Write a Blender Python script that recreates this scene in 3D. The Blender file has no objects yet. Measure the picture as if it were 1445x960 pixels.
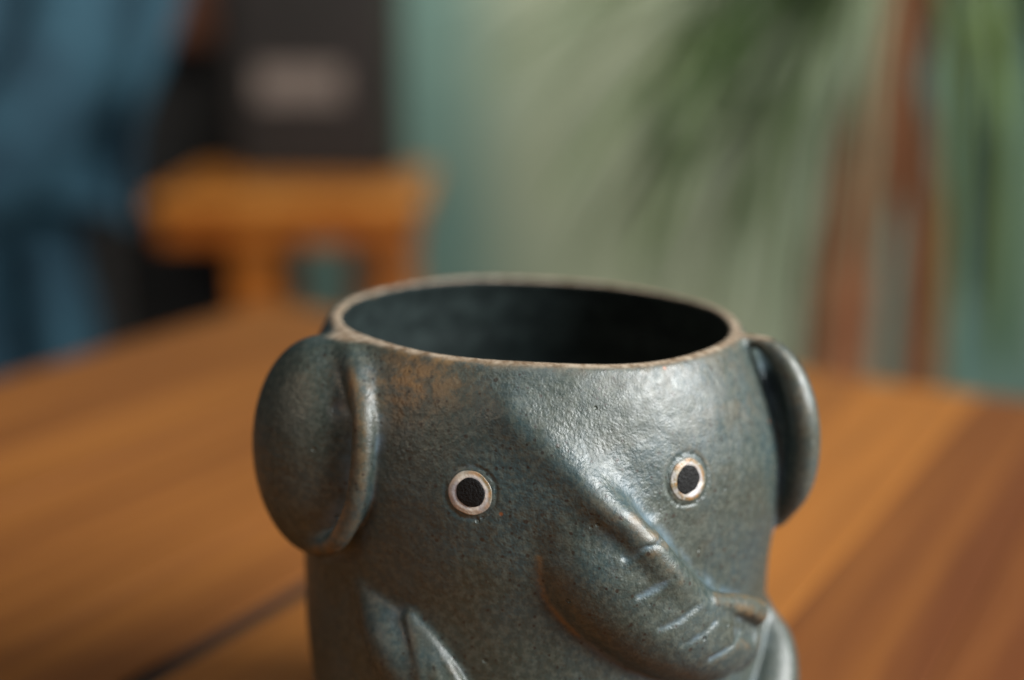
import bpy, bmesh, math, random
import numpy as np
from mathutils import Vector, Matrix

random.seed(4)
S = bpy.context.scene
COL = S.collection

# ---------------------------------------------------------------- camera
cam = bpy.data.cameras.new("camera")
cam.sensor_width = 36.0; cam.lens = 50.0; cam.clip_start = 0.01; cam.clip_end = 50
cam.dof.use_dof = True; cam.dof.focus_distance = 0.222; cam.dof.aperture_fstop = 5.2
co = bpy.data.objects.new("camera", cam); COL.objects.link(co)
CAM = Vector((-0.005, -0.255, 0.150))
co.location = CAM; co.rotation_euler = (math.radians(90 - 13.6), 0, 0)
S.camera = co

# ---------------------------------------------------------------- world and lamps
w = bpy.data.worlds.new("World"); S.world = w; w.use_nodes = True
bg = w.node_tree.nodes["Background"]
bg.inputs[0].default_value = (0.62, 0.80, 1.0, 1); bg.inputs[1].default_value = 0.085
def area(name, loc, aim, sx, sy, power, col):
    l = bpy.data.lights.new(name, 'AREA'); l.shape = 'RECTANGLE'; l.size = sx; l.size_y = sy
    l.energy = power; l.color = col
    o = bpy.data.objects.new(name, l); COL.objects.link(o); o.location = loc
    o.rotation_euler = (Vector(aim) - Vector(loc)).to_track_quat('-Z', 'Y').to_euler()
    return o
area("window_light", (0.93, -0.36, 0.60), (0, 0, 0.06), 0.78, 0.66, 40.0, (0.98, 1.0, 0.99))
area("high_window_light", (0.10, -0.35, 1.0), (0, 0, 0.06), 0.50, 0.40, 2.6, (0.93, 0.97, 1.0))
area("left_fill_light", (-1.1, -0.8, 0.45), (0, 0, 0.06), 0.9, 0.6, 1.7, (1.0, 0.93, 0.82))  # added soft fill for the mug's left side, no known source there
area("warm_lamp_light", (-0.85, -0.50, 0.62), (0, 0, 0.07), 0.12, 0.16, 1.2, (1.0, 0.62, 0.34))
bl = area("back_room_light", (0.1, 0.70, 1.55), (0.35, 2.2, 0.05), 1.0, 0.5, 14.5, (1.0, 0.96, 0.88)); bl.data.spread = 1.9
S.view_settings.view_transform = 'Standard'; S.view_settings.look = 'None'
S.view_settings.exposure = 0.0; S.view_settings.gamma = 1.0
S.cycles.use_denoising = True
S.cycles.max_bounces = 6; S.cycles.diffuse_bounces = 3; S.cycles.glossy_bounces = 3
S.cycles.caustics_reflective = False; S.cycles.caustics_refractive = False
S.cycles.sample_clamp_indirect = 4.0

# ---------------------------------------------------------------- helpers
def link(name, me, mat=None, parent=None):
    o = bpy.data.objects.new(name, me); COL.objects.link(o)
    if mat is not None and me is not None and not me.materials: me.materials.append(mat)
    if parent is not None: o.parent = parent
    return o
def thing(name, label, cat, loc=(0, 0, 0), rz=0.0, group=None):
    o = bpy.data.objects.new(name, None); COL.objects.link(o); o.empty_display_size = 0.02
    o.location = loc; o.rotation_euler = (0, 0, rz); o['label'] = label; o['category'] = cat
    if group: o['group'] = group
    return o
def box_mesh(x0, x1, y0, y1, z0, z1, bev=0.002, seg=2):
    bm = bmesh.new(); bmesh.ops.create_cube(bm, size=1)
    for v in bm.verts:
        v.co = Vector(((x0 + x1) / 2 + v.co.x * (x1 - x0), (y0 + y1) / 2 + v.co.y * (y1 - y0), (z0 + z1) / 2 + v.co.z * (z1 - z0)))
    if bev: bmesh.ops.bevel(bm, geom=bm.edges[:], offset=bev, segments=seg, affect='EDGES', profile=0.5)
    me = bpy.data.meshes.new("box"); bm.to_mesh(me); bm.free(); return me
def tube_mesh(pts, rad, n=10):
    P = [Vector(p) for p in pts]; vs = []; fs = []
    for i, p in enumerate(P):
        d = (P[min(i + 1, len(P) - 1)] - P[max(i - 1, 0)]).normalized()
        a = d.cross(Vector((0.3, 1, 0.1))).normalized(); b = d.cross(a)
        r = rad[i] if hasattr(rad, '__len__') else rad
        for k in range(n):
            t = 2 * math.pi * k / n; vs.append(p + (a * math.cos(t) + b * math.sin(t)) * r)
    for i in range(len(P) - 1):
        for k in range(n): fs.append((i * n + k, i * n + (k + 1) % n, (i + 1) * n + (k + 1) % n, (i + 1) * n + k))
    fs.append(tuple(range(n))[::-1]); fs.append(tuple((len(P) - 1) * n + k for k in range(n)))
    me = bpy.data.meshes.new("tube"); me.from_pydata([tuple(v) for v in vs], [], fs); me.polygons.foreach_set('use_smooth', [True] * len(fs)); me.update()
    return me
class NT:
    def __init__(s, name):
        s.m = bpy.data.materials.new(name); s.m.use_nodes = True; s.t = s.m.node_tree; s.b = s.t.nodes["Principled BSDF"]
    def n(s, kind, **kw):
        nd = s.t.nodes.new(kind)
        for k, v in kw.items():
            if k.startswith('_'): setattr(nd, k[1:], v)
        return nd
    def put(s, sock, v):
        if isinstance(v, bpy.types.NodeSocket): s.t.links.new(v, sock)
        elif isinstance(v, (tuple, list)) and len(v) == 3 and sock.type == 'RGBA': sock.default_value = (*v, 1)
        else: sock.default_value = v
    def coord(s, scale=(1, 1, 1)):
        tc = s.n('ShaderNodeTexCoord'); mp = s.n('ShaderNodeMapping'); s.t.links.new(tc.outputs['Object'], mp.inputs[0]); mp.inputs['Scale'].default_value = scale
        return mp.outputs[0]
    def noise(s, vec, scale, detail=3, rough=0.55, dist=0.0, out='Fac'):
        nd = s.n('ShaderNodeTexNoise'); s.put(nd.inputs['Vector'], vec); nd.inputs['Scale'].default_value = scale
        nd.inputs['Detail'].default_value = detail; nd.inputs['Roughness'].default_value = rough; nd.inputs['Distortion'].default_value = dist
        return nd.outputs[out]
    def ramp(s, fac, a, b, lo=0.0, hi=1.0):
        nd = s.n('ShaderNodeMapRange'); nd.clamp = True; nd.interpolation_type = 'SMOOTHSTEP'; s.put(nd.inputs[0], fac)
        for i, v in enumerate((a, b, lo, hi)): s.put(nd.inputs[i + 1], v)
        return nd.outputs[0]
    def mix(s, fac, a, b, mode='MIX'):
        nd = s.n('ShaderNodeMix'); nd.data_type = 'RGBA'; nd.blend_type = mode; s.put(nd.inputs[0], fac); s.put(nd.inputs[6], a); s.put(nd.inputs[7], b)
        return nd.outputs[2]
    def math(s, op, a, b=0.0, c=0.0):
        nd = s.n('ShaderNodeMath'); nd.operation = op
        for i, v in enumerate((a, b, c)): s.put(nd.inputs[i], v)
        return nd.outputs[0]
    def bump(s, h, dist, strength=1.0, normal=None):
        nd = s.n('ShaderNodeBump'); s.put(nd.inputs['Height'], h); nd.inputs['Distance'].default_value = dist; s.put(nd.inputs['Strength'], strength)
        if normal is not None: s.put(nd.inputs['Normal'], normal)
        return nd.outputs[0]
    def done(s, col=None, rough=None, normal=None, **kw):
        if col is not None: s.put(s.b.inputs['Base Color'], col)
        if rough is not None: s.put(s.b.inputs['Roughness'], rough)
        if normal is not None: s.put(s.b.inputs['Normal'], normal)
        for k, v in kw.items(): s.put(s.b.inputs[k.replace('_', ' ')], v)
        return s.m

# ---------------------------------------------------------------- materials
def glaze_material():
    T = NT("stoneware_glaze"); c = T.coord()
    at = T.n('ShaderNodeAttribute', _attribute_name='glaze'); sp = T.n('ShaderNodeSeparateColor'); T.put(sp.inputs[0], at.outputs['Color'])
    rust, pool, lip = sp.outputs[0], sp.outputs[1], sp.outputs[2]; wet = at.outputs['Alpha']
    big = T.noise(c, 55, 4, 0.6, 0.4); mid = T.noise(c, 170, 4, 0.6); fine = T.noise(c, 900, 3, 0.6); grit = T.noise(c, 2300, 2, 0.6)
    col = T.mix(T.ramp(big, 0.36, 0.64), (0.028, 0.038, 0.030), (0.026, 0.045, 0.047))
    col = T.mix(T.ramp(mid, 0.52, 0.74, 0, 0.4), col, (0.050, 0.042, 0.026))
    col = T.mix(T.ramp(fine, 0.40, 0.66, 0, 0.45), col, (0.090, 0.100, 0.080))
    col = T.mix(T.ramp(grit, 0.56, 0.70, 0, 0.55), col, (0.022, 0.018, 0.012))
    # glaze pools pale blue in hollows, breaks rusty over edges
    col = T.mix(T.math('MULTIPLY', pool, T.ramp(mid, 0.40, 0.62, 0.1, 0.9)), col, (0.085, 0.125, 0.150))
    rf = T.math('MULTIPLY', rust, T.ramp(T.noise(c, 420, 4, 0.65), 0.38, 0.60, 0.15, 1.0))
    col = T.mix(rf, col, (0.20, 0.115, 0.045))
    # iron specks
    for sc, th, cc in ((420, 0.11, (0.020, 0.014, 0.009)), (150, 0.05, (0.20, 0.065, 0.02)), (800, 0.15, (0.016, 0.013, 0.010))):
        v = T.n('ShaderNodeTexVoronoi'); T.put(v.inputs['Vector'], c); v.inputs['Scale'].default_value = sc
        s2 = T.n('ShaderNodeSeparateColor'); T.put(s2.inputs[0], v.outputs['Color'])
        pick = T.math('GREATER_THAN', s2.outputs[0], 0.72 if sc != 150 else 0.90)
        col = T.mix(T.math('MULTIPLY', T.ramp(v.outputs['Distance'], th, th * 1.7, 0.85, 0.0), pick), col, cc)
    lipc = T.mix(T.ramp(T.noise(c, 500, 4, 0.6), 0.35, 0.65), (0.13, 0.080, 0.042), (0.32, 0.25, 0.18))
    col = T.mix(lip, col, lipc)
    peel = T.noise(c, 1450, 1.2, 0.5); micro = T.noise(c, 2600, 2, 0.5); wave = T.noise(c, 130, 2, 0.5)
    rough = T.ramp(T.noise(c, 700, 3, 0.6), 0.3, 0.7, 0.34, 0.50)
    rough = T.mix(lip, rough, (0.7, 0.7, 0.7))
    n1 = T.bump(wave, 0.0011, 0.5)
    n2 = T.bump(peel, 0.00036, T.math('MULTIPLY', wet, T.ramp(T.noise(c, 60, 2), 0.35, 0.65, 0.30, 0.52)), n1)
    n3 = T.bump(micro, 0.00012, 0.45, n2)
    pit = T.n('ShaderNodeTexVoronoi'); T.put(pit.inputs['Vector'], c); pit.inputs['Scale'].default_value = 260
    s3 = T.n('ShaderNodeSeparateColor'); T.put(s3.inputs[0], pit.outputs['Color'])
    ph = T.math('MULTIPLY', T.ramp(pit.outputs['Distance'], 0.05, 0.13, -1.0, 0.0), T.math('GREATER_THAN', s3.outputs[1], 0.86))
    n4 = T.bump(ph, 0.00025, 0.8, n3)
    return T.done(col, rough, n4, IOR=1.52)
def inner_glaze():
    T = NT("shaded_inner_glaze"); c = T.coord(); n = T.noise(c, 300, 4, 0.6)  # shade inside the cup put into the colour, darker than the outer glaze
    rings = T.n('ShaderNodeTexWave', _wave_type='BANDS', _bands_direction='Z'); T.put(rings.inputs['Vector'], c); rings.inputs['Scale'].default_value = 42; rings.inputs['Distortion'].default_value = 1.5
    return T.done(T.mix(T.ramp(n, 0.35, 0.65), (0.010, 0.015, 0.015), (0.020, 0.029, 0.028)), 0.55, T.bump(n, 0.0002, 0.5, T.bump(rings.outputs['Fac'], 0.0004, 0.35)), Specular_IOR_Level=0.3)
def plain(name, a, b, scale=8.0, rough=0.6, bump=0.0, detail=4):
    T = NT(name); c = T.coord(); f = T.noise(c, scale, detail)
    col = T.mix(T.ramp(f, 0.3, 0.7), a, b)
    return T.done(col, rough, T.bump(T.noise(c, scale * 6, 3), bump) if bump else None)
def wood(name, dark, light, rough=0.42, gx=1.6, gs=34.0, tone=False):
    T = NT(name)
    if tone:
        oi = T.n('ShaderNodeObjectInfo'); tc = T.n('ShaderNodeTexCoord'); add = T.n('ShaderNodeVectorMath'); add.operation = 'ADD'
        sc = T.n('ShaderNodeVectorMath'); sc.operation = 'SCALE'; sc.inputs[0].default_value = (3.1, 5.7, 9.3); T.put(sc.inputs[3], oi.outputs['Random'])
        T.put(add.inputs[0], tc.outputs['Object']); T.put(add.inputs[1], sc.outputs[0]); mp = T.n('ShaderNodeMapping'); T.put(mp.inputs[0], add.outputs[0])
        mp.inputs['Scale'].default_value = (gx, gs, gs); c = mp.outputs[0]
    else: c = T.coord((gx, gs, gs))
    g = T.noise(c, 1.0, 6, 0.6, 0.8); f = T.noise(c, 7.0, 4, 0.6, 0.3)
    k = T.math('ADD', T.math('MULTIPLY', g, 0.8), T.math('MULTIPLY', f, 0.2))
    fac = T.ramp(k, 0.34, 0.66)
    if tone:
        at = T.n('ShaderNodeAttribute', _attribute_name='tone', _attribute_type='OBJECT')
        fac = T.math('ADD', T.math('MULTIPLY', fac, 0.45), at.outputs['Fac'])
        fac = T.ramp(fac, 0.0, 1.3)
    col = T.mix(fac, dark, light)
    return T.done(col, T.ramp(f, 0.3, 0.7, rough - 0.06, rough + 0.08), T.bump(f, 0.0004, 0.4), Specular_IOR_Level=0.28)
M = {}
M['glaze'] = glaze_material()
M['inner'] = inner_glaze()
def eye_white():
    T = NT("white_slip"); c = T.coord(); at = T.n('ShaderNodeAttribute', _attribute_name='glaze'); sp = T.n('ShaderNodeSeparateColor'); T.put(sp.inputs[0], at.outputs['Color'])
    n = T.noise(c, 700, 4, 0.6); e = T.math('MULTIPLY', sp.outputs[0], T.ramp(n, 0.36, 0.50, 0.45, 1.0))
    col = T.mix(e, T.mix(T.ramp(T.noise(c, 420, 3), 0.35, 0.65), (0.62, 0.57, 0.49), (0.36, 0.35, 0.37)), T.mix(T.ramp(n, 0.45, 0.6), (0.13, 0.105, 0.055), (0.24, 0.12, 0.035)))
    col = T.mix(sp.outputs[1], col, (0.062, 0.072, 0.062))
    return T.done(col, 0.36, T.bump(n, 0.00025, 0.9))
M['slip'] = eye_white()
T = NT("black_pigment"); c = T.coord(); n = T.noise(c, 2600, 3, 0.6)
M['pupil'] = T.done((0.004, 0.004, 0.004), T.ramp(n, 0.3, 0.7, 0.5, 0.8), T.bump(T.noise(c, 1900, 3, 0.6), 0.0004, 0.8), Specular_IOR_Level=0.22)
M['table'] = wood("oiled_table_wood", (0.112, 0.033, 0.010), (0.365, 0.136, 0.026), 0.48, 2.2, 60.0, tone=True)
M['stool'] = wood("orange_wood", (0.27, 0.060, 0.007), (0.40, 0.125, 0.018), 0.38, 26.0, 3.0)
M['stooltop'] = wood("toplit_orange_wood", (0.40, 0.135, 0.020), (0.52, 0.21, 0.042), 0.38, 26.0, 3.0)  # seat wood made lighter to carry the light from above in its colour
M['darkwood'] = wood("dark_wood", (0.010, 0.010, 0.010), (0.022, 0.020, 0.018), 0.5)
M['redwood'] = wood("red_brown_wood", (0.07, 0.024, 0.012), (0.12, 0.045, 0.022), 0.5)
M['box'] = plain("dark_card", (0.012, 0.009, 0.007), (0.018, 0.012, 0.010), 6, 0.6)
M['label'] = plain("pale_paper", (0.15, 0.118, 0.10), (0.20, 0.155, 0.13), 14, 0.7)
M['denim'] = plain("blue_cloth", (0.006, 0.031, 0.052), (0.026, 0.085, 0.122), 12, 0.85, 0.002)
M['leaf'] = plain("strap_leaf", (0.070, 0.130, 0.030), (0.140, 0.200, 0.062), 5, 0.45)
M['leafdark'] = plain("dark_leaf", (0.030, 0.066, 0.014), (0.070, 0.125, 0.026), 5, 0.45)  # deeper green mixed in among the other leaves
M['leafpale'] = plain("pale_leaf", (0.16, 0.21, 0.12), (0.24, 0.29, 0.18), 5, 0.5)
M['bark'] = plain("brown_stem", (0.20, 0.070, 0.026), (0.32, 0.130, 0.056), 14, 0.8, 0.004)
M['pot'] = plain("terracotta", (0.30, 0.12, 0.06), (0.36, 0.16, 0.09), 9, 0.8)
M['soil'] = plain("soil", (0.02, 0.014, 0.01), (0.05, 0.035, 0.025), 60, 0.9, 0.004)
M['seam'] = plain("dark_seam", (0.012, 0.006, 0.003), (0.03, 0.014, 0.007), 30, 0.8)
M['floor'] = wood("floor_wood", (0.06, 0.035, 0.02), (0.11, 0.065, 0.04), 0.5)
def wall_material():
    T = NT("teal_sage_wall"); tc = T.n('ShaderNodeTexCoord'); sx = T.n('ShaderNodeSeparateXYZ'); T.put(sx.inputs[0], tc.outputs['Object'])
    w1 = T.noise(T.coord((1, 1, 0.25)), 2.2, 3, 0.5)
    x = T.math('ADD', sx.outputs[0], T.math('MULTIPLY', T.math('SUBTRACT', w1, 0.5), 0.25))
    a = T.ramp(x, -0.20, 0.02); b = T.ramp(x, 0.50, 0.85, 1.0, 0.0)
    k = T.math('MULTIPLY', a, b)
    col = T.mix(k, (0.150, 0.275, 0.240), (0.410, 0.455, 0.315))  # teal at both sides, blending to sage in the middle
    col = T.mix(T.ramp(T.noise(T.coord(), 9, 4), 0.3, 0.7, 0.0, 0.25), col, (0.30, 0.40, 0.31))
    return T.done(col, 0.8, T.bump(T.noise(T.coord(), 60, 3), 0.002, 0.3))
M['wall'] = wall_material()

# ---------------------------------------------------------------- elephant mug: signed distance field (millimetres)
ZR = np.array([-3, 0, 2, 8, 20, 35, 50, 62, 72, 80, 87, 91, 93, 97], float)
RR = np.array([30, 34, 36, 39.5, 42.4, 43.6, 43.3, 43.9, 43.9, 42.4, 40.2, 38.4, 37.0, 34.9], float)
ZT = np.linspace(-3, 97, 801)
_rt = np.interp(ZT, ZR, RR)
_k = np.exp(-(np.arange(-60, 61) / 24.0) ** 2); _k /= _k.sum()
RT = np.convolve(np.pad(_rt, 60, mode='edge'), _k, 'valid')
ST = np.gradient(RT, ZT)

def smin(a, b, k):
    h = np.maximum(k - np.abs(a - b), 0.0) / k
    return np.minimum(a, b) - h * h * h * k / 6.0
def smax(a, b, k): return -smin(-a, -b, k)

def seg(p, a, b):
    ab = b - a
    t = np.clip(((p - a) @ ab) / (ab @ ab), 0, 1)
    d = p - a - t[:, None] * ab
    return (d * d).sum(1), t
def chain(p, pts, rad):
    """distance to a tube swept along a Catmull-Rom curve: nearest chord first, then Newton steps on the curve"""
    a = np.column_stack([np.array(pts, float), np.array(rad, float)])
    a = np.vstack([2 * a[0] - a[1], a, 2 * a[-1] - a[-2]]); n = len(a) - 3
    P = [a[i:i + n] for i in range(4)]
    c0, c1, c2, c3 = 2 * P[1], P[2] - P[0], 2 * P[0] - 5 * P[1] + 4 * P[2] - P[3], 3 * P[1] - P[0] - 3 * P[2] + P[3]
    c0, c1, c2, c3 = c0 / 2, c1 / 2, c2 / 2, c3 / 2
    best = np.full(len(p), 1e18); s = np.zeros(len(p)); m = 4
    us = np.arange(n * m + 1) / m
    k = np.minimum(us.astype(int), n - 1); t = (us - k)[:, None]
    C = (c0[k] + t * (c1[k] + t * (c2[k] + t * c3[k])))[:, :3]
    for i in range(n * m):
        d, tt = seg(p, C[i], C[i + 1])
        b = d < best; best = np.where(b, d, best); s = np.where(b, (i + tt) / m, s)
    for _ in range(3):
        k = np.minimum(s.astype(int), n - 1); t = (s - k)[:, None]
        X = c0[k] + t * (c1[k] + t * (c2[k] + t * c3[k]))
        D = c1[k] + t * (2 * c2[k] + 3 * t * c3[k]); D2 = 2 * c2[k] + 6 * t * c3[k]
        e = X[:, :3] - p
        g = (e * D[:, :3]).sum(1); h = (D[:, :3] ** 2).sum(1) + (e * D2[:, :3]).sum(1)
        h = np.maximum(h, 0.3 * (D[:, :3] ** 2).sum(1))
        s = np.clip(s - np.clip(g / h, -0.3, 0.3), 0, n)
    k = np.minimum(s.astype(int), n - 1); t = (s - k)[:, None]
    X = c0[k] + t * (c1[k] + t * (c2[k] + t * c3[k]))
    e = X[:, :3] - p
    return np.sqrt((e * e).sum(1) + 1e-12) - X[:, 3]
def chain_dist(p, pts): return chain(p, pts, [0.0] * len(pts))
def ramp(x, x0, x1, y0, y1):
    t = np.clip((x - x0) / (x1 - x0), 0, 1); return y0 + (y1 - y0) * t * t * (3 - 2 * t)
def ellipsoid(p, c, u, v, r):
    u = np.array(u, float); u /= np.linalg.norm(u); v = np.array(v, float); v -= u * (u @ v); v /= np.linalg.norm(v)
    w = np.cross(u, v); q = p - np.array(c, float)
    q = np.stack([q @ u, q @ v, q @ w], 1); r = np.array(r, float)
    k0 = np.sqrt(((q / r) ** 2).sum(1)); k1 = np.sqrt(((q / (r * r)) ** 2).sum(1)) + 1e-9
    return k0 * (k0 - 1) / k1
def near(p, d, pts, pad):
    a = np.array(pts, float); lo = a.min(0) - pad; hi = a.max(0) + pad
    return ((p > lo) & (p < hi)).all(1)

def push(pts): return [(a * 1.035 - 0.5, b * 1.035, c) for a, b, c in pts]
TRUNK = push([(-1.0, -32.5, 82.5), (2.0, -34.6, 76), (5.0, -35.8, 68.5), (8.4, -35.6, 61.0), (17.0, -35.0, 51.2), (25.6, -31.4, 44.8), (31.2, -26.6, 42.0)])
TRUNK_R = [3.0, 5.2, 8.2, 11.2, 10.0, 8.0, 6.3]
RIDGE = push([(-4.0, -38.0, 85.5), (2.2, -40.3, 79.5), (8.2, -42.4, 73.4), (13.6, -43.2, 68.8), (18.8, -42.2, 62.3), (23.6, -38.6, 54.6), (27.0, -34.8, 50.0)])
RIDGE_R = [0.2, 0.9, 1.9, 2.2, 2.2, 2.1, 2.0]
TIP = [(27.4, -38.6, 53.6), (30.4, -35.6, 52.0), (33.8, -32.4, 50.0), (36.6, -29.0, 47.4)]
TIP_R = [1.5, 1.7, 2.0, 2.3]
GROOVES = [[(12.8, -46.8, 64.6), (15.5, -47.0, 66.0), (18.6, -44.8, 66.7)], [(15.1, -47.0, 58.2), (17.6, -46.2, 59.0), (20.4, -45.7, 60.7)], [(18.7, -46.1, 52.3), (21.9, -44.9, 53.2), (24.7, -43.2, 54.9)], [(22.7, -44.3, 48.8), (25.6, -42.8, 49.6), (28.2, -40.6, 51.0)], [(27.5, -41.0, 44.6), (30.3, -39.2, 45.2), (32.9, -35.0, 46.4)]]
GROOVE_D = [0.62, 0.38, 0.50, 0.34, 0.46]
NOSTRIL = [(33.4, -36.6, 47.4), (36.6, -32.6, 45.0)]
EAR_L = dict(c=push([(-36.6, -19.4, 74.0)])[0], u=(-0.74, 0.67, 0.02), v=(0.05, 0, 1), r=(13.4, 19.4, 10.0))
EAR_R = dict(c=push([(41.0, -4.5, 72.6)])[0], u=(0.20, -0.97, 0.0), v=(0.05, 0, 1), r=(10.5, 15.5, 5.2))
EAR_RIM = push([(-32.0, -20.5, 93.0), (-29.3, -27.5, 89.5), (-27.8, -31.9, 83.5), (-27.9, -33.4, 76.0), (-29.2, -33.4, 68.5), (-32.6, -31.4, 61.5), (-36.5, -26.5, 58.6)])
EAR_RIM_R = [0.8, 1.2, 1.7, 1.9, 1.8, 1.5, 0.8]
EAR_CREASE = push([(-32.0, -29.0, 84.0), (-31.2, -33.2, 79), (-31.0, -34.3, 74), (-31.8, -34.0, 69), (-33.2, -32.8, 64.5)])
EAR_R_RIM = push([(34.5, -9.0, 92.5), (38.8, -11.0, 90.6), (42.4, -13.0, 86.5), (44.6, -14.4, 80.0), (45.4, -14.8, 72.5), (44.5, -13.8, 65.0), (42.0, -10.5, 58.6)])
EAR_R_RIM_R = [0.8, 1.6, 2.3, 2.8, 2.9, 2.9, 2.6]
ARM_L = push([(-27.5, -29.0, 52.0), (-22.8, -33.5, 45.0), (-17.8, -35.6, 37.0), (-11.0, -37.5, 27.0)])
ARM_L_R = [2.5, 5.6, 6.2, 6.0]
ARM_LA = push([(-20.6, -37.0, 50.2), (-19.4, -39.4, 46.0), (-17.9, -40.9, 39.7), (-14.8, -42.2, 29.2)])
ARM_LB = push([(-20.4, -37.0, 50.4), (-16.4, -39.0, 46.3), (-12.6, -41.2, 40.7), (-7.0, -42.4, 30.4)])
ARM_R = push([(41.0, -6.0, 38.0), (42.6, -9.0, 31.5), (41.2, -15.0, 24.5), (35.5, -22.5, 20.0)])
ARM_R_R = [2.0, 4.4, 5.2, 5.0]
EYES = [(c, 3.75) for c in push([(-10.8, -40.8, 73.6), (23.5, -35.0, 73.7)])]

def sdf(p, parts=False):
    x, y, z = p[:, 0], p[:, 1], p[:, 2]
    r = np.sqrt((x + 0.5) ** 2 + y * y) + 1e-9
    th = np.arctan2(y, x)
    zt = z + 0.034 * x * np.clip(z / 90, 0, 1)                  # the rim tips a little to one side
    wob = 0.35 * np.sin(2 * th + 0.6) + 0.18 * np.sin(3 * th - z * 0.035 + 1.0) + 0.12 * np.sin(5 * th + z * 0.06)
    wob = wob + 1.7 * np.exp(-((th + 0.24) / 0.36) ** 2) * np.exp(-((z - 68) / 17.0) ** 2)
    R = np.interp(zt, ZT, RT); S = np.interp(zt, ZT, ST); cs = 1 / np.sqrt(1 + S * S)
    outer = (r - R - wob) * cs
    ztop = 93.0 + 0.22 * np.sin(3 * th + 1.3) + 0.1 * np.sin(7 * th)
    solid = smax(outer, -zt, 3.0)
    inner = smax((r - (R + wob - 2.6)) * cs, -(zt - 7), 8.0)
    ear_l = np.full(len(p), 50.0); ear_r = ear_l.copy(); trunk = ear_l.copy(); arm_l = ear_l.copy(); arm_r = ear_l.copy()
    m = near(p, 0, [(-54, -38, 48), (-22, 4, 102)], 8)
    if m.any():
        q = p[m]
        e = ellipsoid(q, EAR_L['c'], EAR_L['u'], EAR_L['v'], EAR_L['r'])
        cr = chain_dist(q, EAR_CREASE); e = e + 0.6 * np.exp(-(cr / 1.1) ** 2)
        rim = chain(q, EAR_RIM, EAR_RIM_R)
        ear_l[m] = smin(e, rim, 5.5)
    m = near(p, 0, [(34, -20, 52), (54, 18, 102)], 7)
    if m.any():
        q = p[m]
        e = ellipsoid(q, EAR_R['c'], EAR_R['u'], EAR_R['v'], EAR_R['r'])
        ear_r[m] = smin(e, chain(q, EAR_R_RIM, EAR_R_RIM_R), 2.5)
    m = near(p, 0, TRUNK, 24)
    if m.any():
        q = p[m]
        t = chain(q, TRUNK, TRUNK_R)
        t = smin(t, chain(q, RIDGE, RIDGE_R), 6.5)
        t = smin(t, chain(q, TIP, TIP_R), 1.8)
        for g, gd in zip(GROOVES, GROOVE_D):
            dd = chain_dist(q, g)
            t = t + 0.65 * gd * np.exp(-(dd / 0.5) ** 2) - 0.05 * np.exp(-((dd - 1.5) / 0.8) ** 2)
        t = t + 1.3 * np.exp(-(chain_dist(q, NOSTRIL) / 1.5) ** 2)
        trunk[m] = t
    m = near(p, 0, ARM_L, 13)
    if m.any():
        q = p[m]
        t = chain(q, ARM_L, ARM_L_R)
        ab = smin(chain(q, ARM_LA, [0.5, 0.7, 0.8, 0.8]), chain(q, ARM_LB, [0.5, 0.7, 0.8, 0.8]), 1.0)
        mid = chain(q, [tuple((np.array(a) + np.array(b)) / 2) for a, b in zip(ARM_LA, ARM_LB)], [0.3, 0.9, 1.7, 3.0])
        arm_l[m] = smin(smin(t, mid, 2.5), ab, 3.4)
    m = near(p, 0, ARM_R, 12)
    if m.any():
        arm_r[m] = chain(p[m], ARM_R, ARM_R_R)
    d = solid
    # trunk blends softly at the forehead and sharply along its length
    kt = ramp(z, 56, 88, 1.8, 12.0)
    h = np.maximum(kt - np.abs(d - trunk), 0) / kt
    d = np.minimum(d, trunk) - h ** 3 * kt / 6
    ke = ramp(z, 76, 94, 2.2, 9.0)
    h = np.maximum(ke - np.abs(d - ear_l), 0) / ke
    d = np.minimum(d, ear_l) - h ** 3 * ke / 6
    d = smin(d, arm_l, 2.6); d = smin(d, arm_r, 2.2)
    ke = ramp(z, 80, 95, 1.2, 6.0)
    h = np.maximum(ke - np.abs(d - ear_r), 0) / ke
    d = np.minimum(d, ear_r) - h ** 3 * ke / 6
    d = smax(d, zt - ztop, 1.6)
    d = smax(d, -inner, 1.6)
    for c, rad in EYES:                                          # a stamped ring round each eye
        dd = np.sqrt(((p - np.array(c)) ** 2).sum(1))
        d = d + 0.22 * np.exp(-((dd - rad - 0.55) / 0.28) ** 2)
    if parts: return d, np.stack([solid, trunk, ear_l, ear_r, arm_l, arm_r], 1), zt - ztop, inner
    return d

def project(p, it=3):
    for _ in range(it):
        d, g = grad(p, 0.15); p = p - g * d[:, None]
    return p
TET = np.array([(1, -1, -1), (-1, -1, 1), (-1, 1, -1), (1, 1, 1)], float)
def grad(p, e):
    ds = [sdf(p + TET[i] * e) for i in range(4)]
    g = sum(TET[i] * ds[i][:, None] for i in range(4))
    return sum(ds) / 4, g / (np.linalg.norm(g, axis=1, keepdims=True) + 1e-9)

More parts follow.
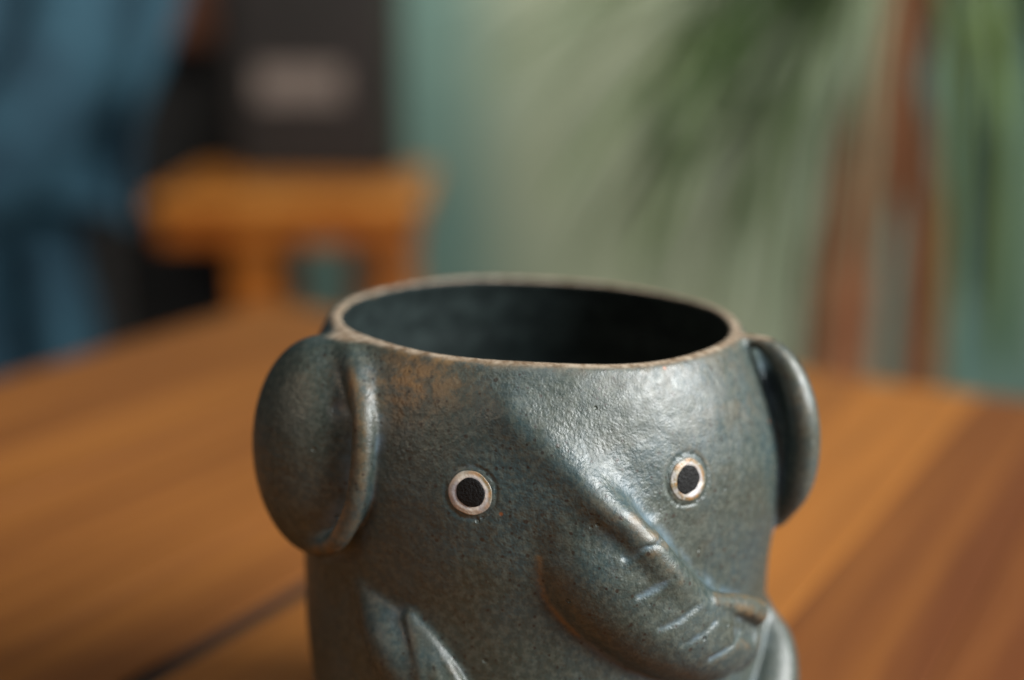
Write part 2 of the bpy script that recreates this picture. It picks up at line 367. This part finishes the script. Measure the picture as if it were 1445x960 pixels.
def build_mug():
    h = 0.5; lo = np.array([-56.0, -51.0, -1.5]); nx, ny, nz = 222, 198, 198; q = 5
    cx, cy, cz = [-(-k // q) + 1 for k in (nx, ny, nz)]
    G = np.stack(np.meshgrid(np.arange(cx), np.arange(cy), np.arange(cz), indexing='ij'), -1).reshape(-1, 3)
    cd = sdf(lo + (G * q + (q - 1) / 2) * h)
    Cd = cd.reshape(cx, cy, cz)
    Fd = np.repeat(np.repeat(np.repeat(Cd, q, 0), q, 1), q, 2)[:nx, :ny, :nz].astype(np.float32)
    act = np.argwhere(np.abs(Fd) < 3.3)
    vals = np.empty(len(act), np.float32)
    for s in range(0, len(act), 400000):
        vals[s:s + 400000] = sdf(lo + act[s:s + 400000] * h)
    Fd[act[:, 0], act[:, 1], act[:, 2]] = vals
    ins = Fd < 0
    cnt = np.zeros((nx - 1, ny - 1, nz - 1), np.int8)
    for a in (0, 1):
        for b in (0, 1):
            for c in (0, 1): cnt += ins[a:nx - 1 + a, b:ny - 1 + b, c:nz - 1 + c]
    cells = np.argwhere((cnt > 0) & (cnt < 8))
    idx = np.full(cnt.shape, -1, np.int32); idx[cells[:, 0], cells[:, 1], cells[:, 2]] = np.arange(len(cells))
    acc = np.zeros((len(cells), 3)); nn = np.zeros(len(cells))
    cor = [(a, b, c) for a in (0, 1) for b in (0, 1) for c in (0, 1)]
    V = {c: Fd[cells[:, 0] + c[0], cells[:, 1] + c[1], cells[:, 2] + c[2]].astype(float) for c in cor}
    for c in cor:
        for ax in range(3):
            if c[ax] == 0:
                e = list(c); e[ax] = 1; e = tuple(e)
                m = (V[c] < 0) != (V[e] < 0); t = np.where(m, V[c] / np.where(m, V[c] - V[e], 1), 0)
                pt = np.tile(np.array(c, float), (len(cells), 1)); pt[:, ax] += t
                acc += pt * m[:, None]; nn += m
    P = lo + (cells + acc / nn[:, None]) * h
    quads = []
    for ax in range(3):
        o1, o2 = [(1, 2), (2, 0), (0, 1)][ax]
        sl0 = [slice(1, -1)] * 3; sl1 = [slice(1, -1)] * 3
        sl0[ax] = slice(0, -1); sl1[ax] = slice(1, None)
        A, B = ins[tuple(sl0)], ins[tuple(sl1)]
        ch = np.argwhere(A != B); base = ch.copy()
        for k in range(3):
            if k != ax: base[:, k] += 1
        sgn = A[ch[:, 0], ch[:, 1], ch[:, 2]]
        def at(d1, d2):
            c = base.copy(); c[:, o1] -= d1; c[:, o2] -= d2
            return idx[c[:, 0], c[:, 1], c[:, 2]]
        Q = np.stack([at(1, 1), at(0, 1), at(0, 0), at(1, 0)], 1)
        Q[~sgn] = Q[~sgn][:, ::-1]; quads.append(Q)
    quads = np.vstack(quads)
    for e in (0.25, 0.15):
        d, g = grad(P, e); P = P - g * np.clip(d, -0.5, 0.5)[:, None]
    _, N = grad(P, 0.12)
    e = 0.9
    d0, parts, zr, inn = sdf(P, parts=True)
    outward = inn > 0.9
    curv = (sum(sdf(P + TET[i] * e) for i in range(4)) / 4 - d0) * 2 / (e * e) / 1.0       # > 0 on edges
    # masks
    def ball(c, r): return np.exp(-(((P - np.array(c)) ** 2).sum(1)) / (r * r))
    rust = np.clip((curv - 0.30) * 1.1, 0, 0.4)
    pool = np.clip((-curv - 0.10) * 3.0, 0, 0.75)
    def line(pts, w): return np.exp(-(chain_dist(P, pts) / w) ** 2)
    rust = np.where(np.minimum(parts[:, 4], parts[:, 5]) < 1.5, rust * 0.35, rust)
    rust = np.where((P[:, 2] > 84) & (P[:, 0] > -4), rust * 0.45, rust)
    near_front = P[:, 1] < 0
    pf = np.where(near_front)[0]; Pf = P; 
    rust += 0.75 * line([(14.0, -46.2, 71.5), (16.6, -46.3, 69.5), (19.3, -45.5, 66.5)], 0.8)
    rust += 0.85 * ball((-22.0, -33.0, 89.5), 6.0) + 0.35 * ball((-14.5, -36.0, 91.5), 5.0) + 0.75 * line([(-32, -31, 89), (-32.5, -33, 84), (-32.8, -33.5, 78)], 1.3)
    rust += 0.6 * line(EAR_CREASE, 1.1) + 0.6 * ball((37.6, -28.5, 48.8), 2.2)
    rust += 0.55 * np.exp(-((parts[:, 1] - parts[:, 0]) / 0.45) ** 2) * (P[:, 0] < 6) * (P[:, 2] > 44) * (P[:, 2] < 64) * near_front
    pool += 0.6 * line([(13.5, -42.0, 75.0), (19.6, -42.0, 68.5), (24.5, -38.6, 60.0), (29.0, -34.0, 53.0)], 1.7)
    pool += 0.5 * line([(-28, -30.0, 90.0), (-27.0, -32.5, 84.0), (-27.0, -33.5, 76.0), (-28.5, -33.0, 68.5)], 1.5)
    pool = np.where(np.minimum(parts[:, 4], parts[:, 5]) < 2.5, pool * 0.45, pool)
    for g in GROOVES:
        pool += 0.25 * line(g, 0.6)
    lip = np.clip((zr + 0.50) / 0.4, 0, 1)
    lip *= np.where(P[:, 2] > 85, 1, 0) * np.clip((inn + 0.6) * 3, 0, 1)
    wet = np.clip(1.0 - 0.8 * np.clip(np.abs(curv) * 3 - 0.2, 0, 1), 0.15, 1.0)
    wet *= np.interp(P[:, 2], [40, 62, 80], [0.45, 0.7, 1.0])
    rgba = np.stack([np.clip(rust, 0, 1), np.clip(pool, 0, 1), lip, wet], 1).astype(np.float32)
    lab_v = parts.argmin(1)
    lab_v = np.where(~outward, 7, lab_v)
    lab_v = np.where((lip > 0.4), 6, lab_v)
    lab = np.sort(lab_v[quads], 1)[:, 1]
    mug = thing('elephant_mug', 'grey green glazed stoneware mug shaped as an elephant face with trunk and ears', 'mug')
    names = ['body', 'trunk', 'ear', 'ear', 'arm', 'arm', 'rim', 'inner_wall']
    labels = {2: 'broad ear on the left with a rusty glaze crease', 3: 'narrow ear seen edge on at the right'}
    out = []
    for k, nm in enumerate(names):
        q4 = quads[lab == k]
        if not len(q4): continue
        used, inv = np.unique(q4, return_inverse=True); inv = inv.reshape(-1, 4)
        me = bpy.data.meshes.new(nm); n = len(used)
        me.vertices.add(n); me.vertices.foreach_set('co', (P[used] * 0.001).astype(np.float32).ravel())
        me.loops.add(inv.size); me.loops.foreach_set('vertex_index', inv.astype(np.int32).ravel())
        me.polygons.add(len(inv)); me.polygons.foreach_set('loop_start', np.arange(0, inv.size, 4, dtype=np.int32))
        me.update(calc_edges=True)
        me.polygons.foreach_set('use_smooth', [True] * len(inv))
        at = me.attributes.new('glaze', 'FLOAT_COLOR', 'POINT'); at.data.foreach_set('color', rgba[used].ravel())
        me.normals_split_custom_set_from_vertices(N[used].astype(np.float32).tolist())
        me.validate(); me.update()
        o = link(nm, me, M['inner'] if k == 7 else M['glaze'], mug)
        if k in labels: o['label'] = labels[k]
    # eyes: a white slip disc pressed into the face with a rough black pupil
    for n_eye, (c, rad) in enumerate(EYES):
        c = project(np.array([c]))[0]; _, g = grad(c[None], 0.4); nrm = g[0]
        up = np.array([0, 0, 1.0]); up -= nrm * (nrm @ up); up /= np.linalg.norm(up); rt = np.cross(up, nrm)
        rs = random.Random(11 + n_eye)
        def disc(R, prof, off, nr, na, irr, mat, name, par, attr):
            ph = [rs.uniform(0, 6.28) for _ in range(4)]
            vs = [c + rt * off[0] + up * off[1]]; info = [(0.0, 0.0)]
            for i in range(1, nr + 1):
                for a in range(na):
                    th = 2 * math.pi * a / na; k = i / nr
                    rr = R * k * (1 + irr * k * (math.sin(2 * th + ph[0]) + 0.6 * math.sin(3 * th + ph[1]) + 0.4 * math.sin(7 * th + ph[2])))
                    vs.append(c + rt * (off[0] + rr * math.cos(th)) + up * (off[1] + rr * math.sin(th))); info.append((k, th))
            vs = project(np.array(vs), 4); _, gg = grad(vs, 0.3)
            hh = np.array([prof(k, t) for k, t in info]); vs = vs + gg * hh[:, None]
            fs = [(0, 1 + a, 1 + (a + 1) % na) for a in range(na)]
            for i in range(nr - 1):
                for a in range(na):
                    p0 = 1 + i * na + a; p1 = 1 + i * na + (a + 1) % na; fs.append((p0, p0 + na, p1 + na, p1))
            me = bpy.data.meshes.new(name); me.from_pydata((vs * 0.001).tolist(), [], fs); me.polygons.foreach_set('use_smooth', [True] * len(fs))
            at = me.attributes.new('glaze', 'FLOAT_COLOR', 'POINT'); at.data.foreach_set('color', np.array([attr(k, t) for k, t in info], np.float32).ravel())
            me.update(); return link(name, me, mat, par)
        amb = 0.3 if n_eye == 0 else 2.6
        eye = disc(rad, lambda k, t: 0.10 + 0.15 * math.exp(-((k - 0.72) / 0.14) ** 2) - 0.34 * max(0, (k - 0.95) / 0.05) ** 2, (0, 0), 20, 72, 0.028, M['slip'], 'eye', mug,
                   (lambda k, t: (min(1, max(0, (k - 0.74) / 0.10)) * (0.45 + 0.55 * max(0, math.cos(t - 0.6))), max(0, (k - 0.93) / 0.07), 0, 1)) if n_eye == 0 else
                   (lambda k, t: (min(1, max(0, (k - 0.76) / 0.06) + max(0, math.cos(t - 3.3)) + 0.5 * max(0, math.cos(t - 0.9))), max(0, (k - 0.86) / 0.14), 0, 1)))
        off = (0.15, 0.15) if n_eye == 0 else (-0.15, 0.1)
        disc(2.48, lambda k, t: 0.30 + 0.10 * math.sqrt(max(0, 1 - k * k)) - 0.3 * max(0, (k - 0.93) / 0.07), off, 12, 56, 0.03 + 0.025 * n_eye, M['pupil'], 'pupil', eye, lambda k, t: (0, 0, 0, 1))
    return mug
build_mug()

# ---------------------------------------------------------------- table of glued strips
ta = math.radians(90 - 29.0)                    # the strips run away to the right
H = 0.150
tab = thing('wooden_table', 'glossy orange brown wooden table of long strips under the mug', 'table', (CAM.x, CAM.y, 0), ta)
# local x runs along the strips (u), local y = -v (to the left)
U0, U1 = -0.50, 0.553
edges_v = [(-1.437 + 0.26 * k) * H for k in range(-6, 16)]
tones = {-6: .55, -5: .42, -4: .60, -3: .36, -2: .55, -1: .45, 0: .62, 1: .50, 2: .66, 3: .06, 4: .02, 5: .08}
rt_ = random.Random(5)
for i in range(len(edges_v) - 1):
    k = i - 6; v0, v1 = edges_v[i], edges_v[i + 1]
    g0 = 0.0036 if k == 0 else 0.00015; g1 = 0.0036 if k == -1 else 0.00015
    me = box_mesh(U0, U1, -(v1 - g1), -(v0 + g0), -0.026, rt_.uniform(-0.0002, 0.0), 0.0005, 2)
    o = link('plank', me, M['table'], tab); o['tone'] = float(tones.get(k, rt_.uniform(0.0, 0.2)))
link('joint_strip', box_mesh(U0, U1 - .001, 1.437 * H - .00355, 1.437 * H + .00355, -0.02, -0.0012, 0), M['seam'], tab)
vL, vR = edges_v[0], edges_v[-1]
for nm, b in (('apron', (U0 + .06, U1 - .06, -vL - .085, -vL - .06, -.095, -.0265)), ('apron', (U0 + .06, U1 - .06, -vR + .06, -vR + .085, -.095, -.0265)),
              ('apron', (U1 - .085, U1 - .0605, -vR + .0855, -vL - .0855, -.095, -.0265)), ('apron', (U0 + .0605, U0 + .085, -vR + .0855, -vL - .0855, -.095, -.0265))):
    o = link(nm, box_mesh(*b, 0.002), M['table'], tab); o['tone'] = 0.4
for x in (U0 + .03, U1 - .06):
    for y in (-vL - .06, -vR + .03):
        o = link('leg', box_mesh(x - (0.0 if x < 0 else .02), x + .03 - (0 if x < 0 else .02) , y, y + .03, -.75, -.0267, 0.003), M['table'], tab); o['tone'] = 0.4

# ---------------------------------------------------------------- room surfaces seen behind
fl = link('floor', box_mesh(-3.5, 3.5, -2.0, 2.6, -0.80, -0.75, 0), M['floor']); fl['kind'] = 'structure'
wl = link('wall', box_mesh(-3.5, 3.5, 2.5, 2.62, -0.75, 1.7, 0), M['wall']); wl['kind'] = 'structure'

# ---------------------------------------------------------------- stool with a dark box
st = thing('wooden_stool', 'orange wooden stool holding the dark box in front of the wall', 'stool', (-0.312, 1.65, -0.75), 0)
TZ = 0.636; SX = 0.187
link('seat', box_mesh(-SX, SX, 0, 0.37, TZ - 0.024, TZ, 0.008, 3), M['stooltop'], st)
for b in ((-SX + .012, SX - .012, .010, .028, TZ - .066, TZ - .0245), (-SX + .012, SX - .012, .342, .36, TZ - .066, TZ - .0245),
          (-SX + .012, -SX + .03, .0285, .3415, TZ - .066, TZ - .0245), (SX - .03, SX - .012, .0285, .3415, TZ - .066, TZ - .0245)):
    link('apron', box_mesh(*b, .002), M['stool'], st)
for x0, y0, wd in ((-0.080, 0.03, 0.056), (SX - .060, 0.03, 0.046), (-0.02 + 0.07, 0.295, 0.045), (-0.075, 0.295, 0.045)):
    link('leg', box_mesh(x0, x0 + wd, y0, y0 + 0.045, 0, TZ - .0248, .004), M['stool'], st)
bx = thing('dark_box', 'dark brown box with a pale blank looking label standing on the orange stool', 'box', (-0.298, 1.86, -0.114), -0.12)
link('body', box_mesh(-.118, .112, 0, .13, 0.001, .30, .004), M['box'], bx)
link('label', box_mesh(-.085, .046, -.0014, -.0004, .112, .164, 0), M['label'], bx)
cb = thing('dark_cupboard', 'tall near black cupboard beyond the blue jacket and stool', 'cupboard', (-1.03, 2.12, -0.75), 0)
link('body', box_mesh(-1.0, .612, 0.02, .36, 0, 1.75, .004), M['darkwood'], cb)
for x in (-0.99, -0.45, 0.08):
    link('door', box_mesh(x, x + .52, 0, .0195, .06, 1.72, .004), M['darkwood'], cb)
pn = thing('wooden_board', 'reddish brown wooden board hung high between the blue jacket and dark box', 'board', (-0.53, 2.06, 0), 0)
link('panel', box_mesh(-.05, .05, 0, .02, 0.075, .45, .004), M['redwood'], pn)
link('hook', tube_mesh([(0, 0.010, .45), (0, 0.012, .48), (0, .055, .485)], .004), M['darkwood'], pn)

# ---------------------------------------------------------------- chair and blue jacket
CX, CY = -0.565, 0.92
ch = thing('dark_chair', 'dark wooden chair draped with the blue jacket at the left', 'chair', (CX, CY, -0.75), 0.12)
link('seat', box_mesh(-.21, .17, .0, .40, .42, .45, .006), M['darkwood'], ch)
for x in (-.205, .135):
    link('leg', box_mesh(x, x + .03, .0, .03, 0, .4195, .003), M['darkwood'], ch)
    link('back_post', box_mesh(x, x + .03, .365, .395, 0, 1.02, .003), M['darkwood'], ch)
for z in (.60, .78, .95):
    link('back_rail', box_mesh(-.174, .134, .372, .388, z, z + .05, .003), M['darkwood'], ch)
jk = thing('blue_jacket', 'rumpled blue cloth jacket hanging over the dark chair at far left', 'jacket', (CX, CY, 0), 0.12)
def cloth(name, fn, nu, nv, th=0.012):
    vs = [fn(i / nu, j / nv) for j in range(nv + 1) for i in range(nu + 1)]
    fs = [(j * (nu + 1) + i, j * (nu + 1) + i + 1, (j + 1) * (nu + 1) + i + 1, (j + 1) * (nu + 1) + i) for j in range(nv) for i in range(nu)]
    me = bpy.data.meshes.new(name); me.from_pydata(vs, [], fs); me.polygons.foreach_set('use_smooth', [True] * len(fs)); me.update()
    o = link(name, me, M['denim'], jk); m = o.modifiers.new('thickness', 'SOLIDIFY'); m.thickness = th; m.offset = -1
    return o
def front(u, v):
    x = -.26 + .49 * u + .03 * math.sin(v * 5); z = .36 - .43 * v - .02 * math.sin(u * 7)
    f = .030 * math.sin(u * 13 + v * 4) + .022 * math.sin(u * 23 - v * 9 + 1) + .02 * math.sin(v * 11 + u * 5)
    return (x, .335 - .05 * math.sin(math.pi * u) - .05 * v + f, z)
def under(u, v):
    x = -.25 + .385 * u; z = -.045 - .30 * v
    f = .022 * math.sin(u * 17 + v * 3) + .014 * math.sin(u * 29 - v * 5)
    return (x, .345 + f, z)
cloth('jacket_front', front, 60, 50)
cloth('jacket_tail', under, 50, 30)
def slv():
    pts = [(.16, .30, .30), (.175, .27, .22), (.165, .235, .12), (.12, .205, .04), (.07, .19, -.02), (.045, .185, -.045)]
    a = tube_mesh(pts, [.055, .062, .058, .055, .048, .044], 20)
    for v in a.vertices:
        v.co.x += .008 * math.sin(v.co.z * 90 + v.co.y * 40); v.co.y += .008 * math.sin(v.co.z * 70 + v.co.x * 60)
    return link('sleeve', a, M['denim'], jk)
slv()

# ---------------------------------------------------------------- tall potted plant
PX, PY = 0.445, 1.42
pl = thing('potted_plant', 'tall plant with brown stems and long drooping green strap leaves at right', 'plant', (PX, PY, -0.75), 0)
def lathe(prof, n=40):
    vs = [(r * math.cos(2 * math.pi * k / n), r * math.sin(2 * math.pi * k / n), z) for r, z in prof for k in range(n)]
    fs = [(i * n + k, i * n + (k + 1) % n, (i + 1) * n + (k + 1) % n, (i + 1) * n + k) for i in range(len(prof) - 1) for k in range(n)]
    me = bpy.data.meshes.new('lathe'); me.from_pydata(vs, [], fs); me.polygons.foreach_set('use_smooth', [True] * len(fs)); me.update(); return me
link('pot', lathe([(.001, 0), (.10, 0), (.12, .01), (.15, .24), (.165, .245), (.165, .28), (.15, .282), (.14, .24), (.001, .24)]), M['pot'], pl)
link('soil', lathe([(.145, .255), (.10, .262), (.001, .265)]), M['soil'], pl)
def stem(pts, rad, n=12):
    me = tube_mesh(pts, rad, n); 
    for v in me.vertices: v.co.x += .004 * math.sin(v.co.z * 60 + v.co.y * 50); v.co.y += .004 * math.sin(v.co.z * 80)
    return link('stem', me, M['bark'], pl)
stem([(-.05, 0, .25), (-.058, 0, .42), (-.052, 0, .60), (-.03, 0, .75), (-.006, 0, .86), (.0, 0, .98)], [.050, .048, .046, .042, .036, .028])
stem([(.055, .03, .25), (.052, .03, .45), (.040, .02, .64), (.012, .01, .75), (-.012, 0, .84)], [.026, .026, .024, .026, .022])
rl = random.Random(21)
def leaf(base, az, up, length, width, droop, mat, twist=0.0):
    d = Vector((math.cos(az), math.sin(az), 0)); side = Vector((-math.sin(az), math.cos(az), 0))
    n = 16; vs = []; fs = []; p = Vector(base); ang = up
    for i in range(n + 1):
        t = i / n; wdt = width * (0.45 + 1.1 * t) * (1 - t) ** 0.55 * 1.1 if t < 1 else 0
        wdt = max(wdt, .0006)
        dirv = d * math.cos(ang) + Vector((0, 0, 1)) * math.sin(ang); nrm = side.cross(dirv)
        s2 = (side * math.cos(twist * t) + nrm * math.sin(twist * t)); n2 = s2.cross(dirv)
        vs += [p - s2 * wdt, p + n2 * wdt * .35, p + s2 * wdt, p + n2 * (wdt * .35 - .0012)]
        p = p + dirv * (length / n); ang = max(ang - droop / n * (1.6 - t), -1.52)
    for i in range(n):
        for k in range(4): fs.append((i * 4 + k, i * 4 + (k + 1) % 4, (i + 1) * 4 + (k + 1) % 4, (i + 1) * 4 + k))
    me = bpy.data.meshes.new('leaf'); me.from_pydata([tuple(v) for v in vs], [], fs); me.polygons.foreach_set('use_smooth', [True] * len(fs)); me.update()
    return link('leaf', me, mat, pl)
top = (0, 0, .98)
for i in range(64):
    az = rl.uniform(0, 2 * math.pi)
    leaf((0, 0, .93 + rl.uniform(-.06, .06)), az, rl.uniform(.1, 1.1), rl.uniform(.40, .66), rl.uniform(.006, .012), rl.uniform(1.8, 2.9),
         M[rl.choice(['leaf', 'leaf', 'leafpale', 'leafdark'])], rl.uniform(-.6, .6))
# the fan that falls towards the mug's side of the picture
for i in range(70):
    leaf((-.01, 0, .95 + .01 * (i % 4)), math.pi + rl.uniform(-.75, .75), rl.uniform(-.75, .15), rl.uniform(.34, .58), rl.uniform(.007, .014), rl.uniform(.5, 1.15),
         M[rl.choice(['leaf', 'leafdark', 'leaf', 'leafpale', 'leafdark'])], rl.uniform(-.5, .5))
for x0, y0, az, L, wd, mt in ((.045, -.05, .2, .52, .024, 'leafdark'), (.065, -.03, .1, .50, .022, 'leaf'), (.055, .03, .4, .46, .018, 'leafdark'), (.085, .04, .3, .50, .014, 'leaf'), (.11, .0, .1, .56, .013, 'leafpale'), (.15, .02, 0, .54, .013, 'leaf')):
    leaf((x0, y0, .96), az, -.9, L, wd, 1.4, M[mt], .3)
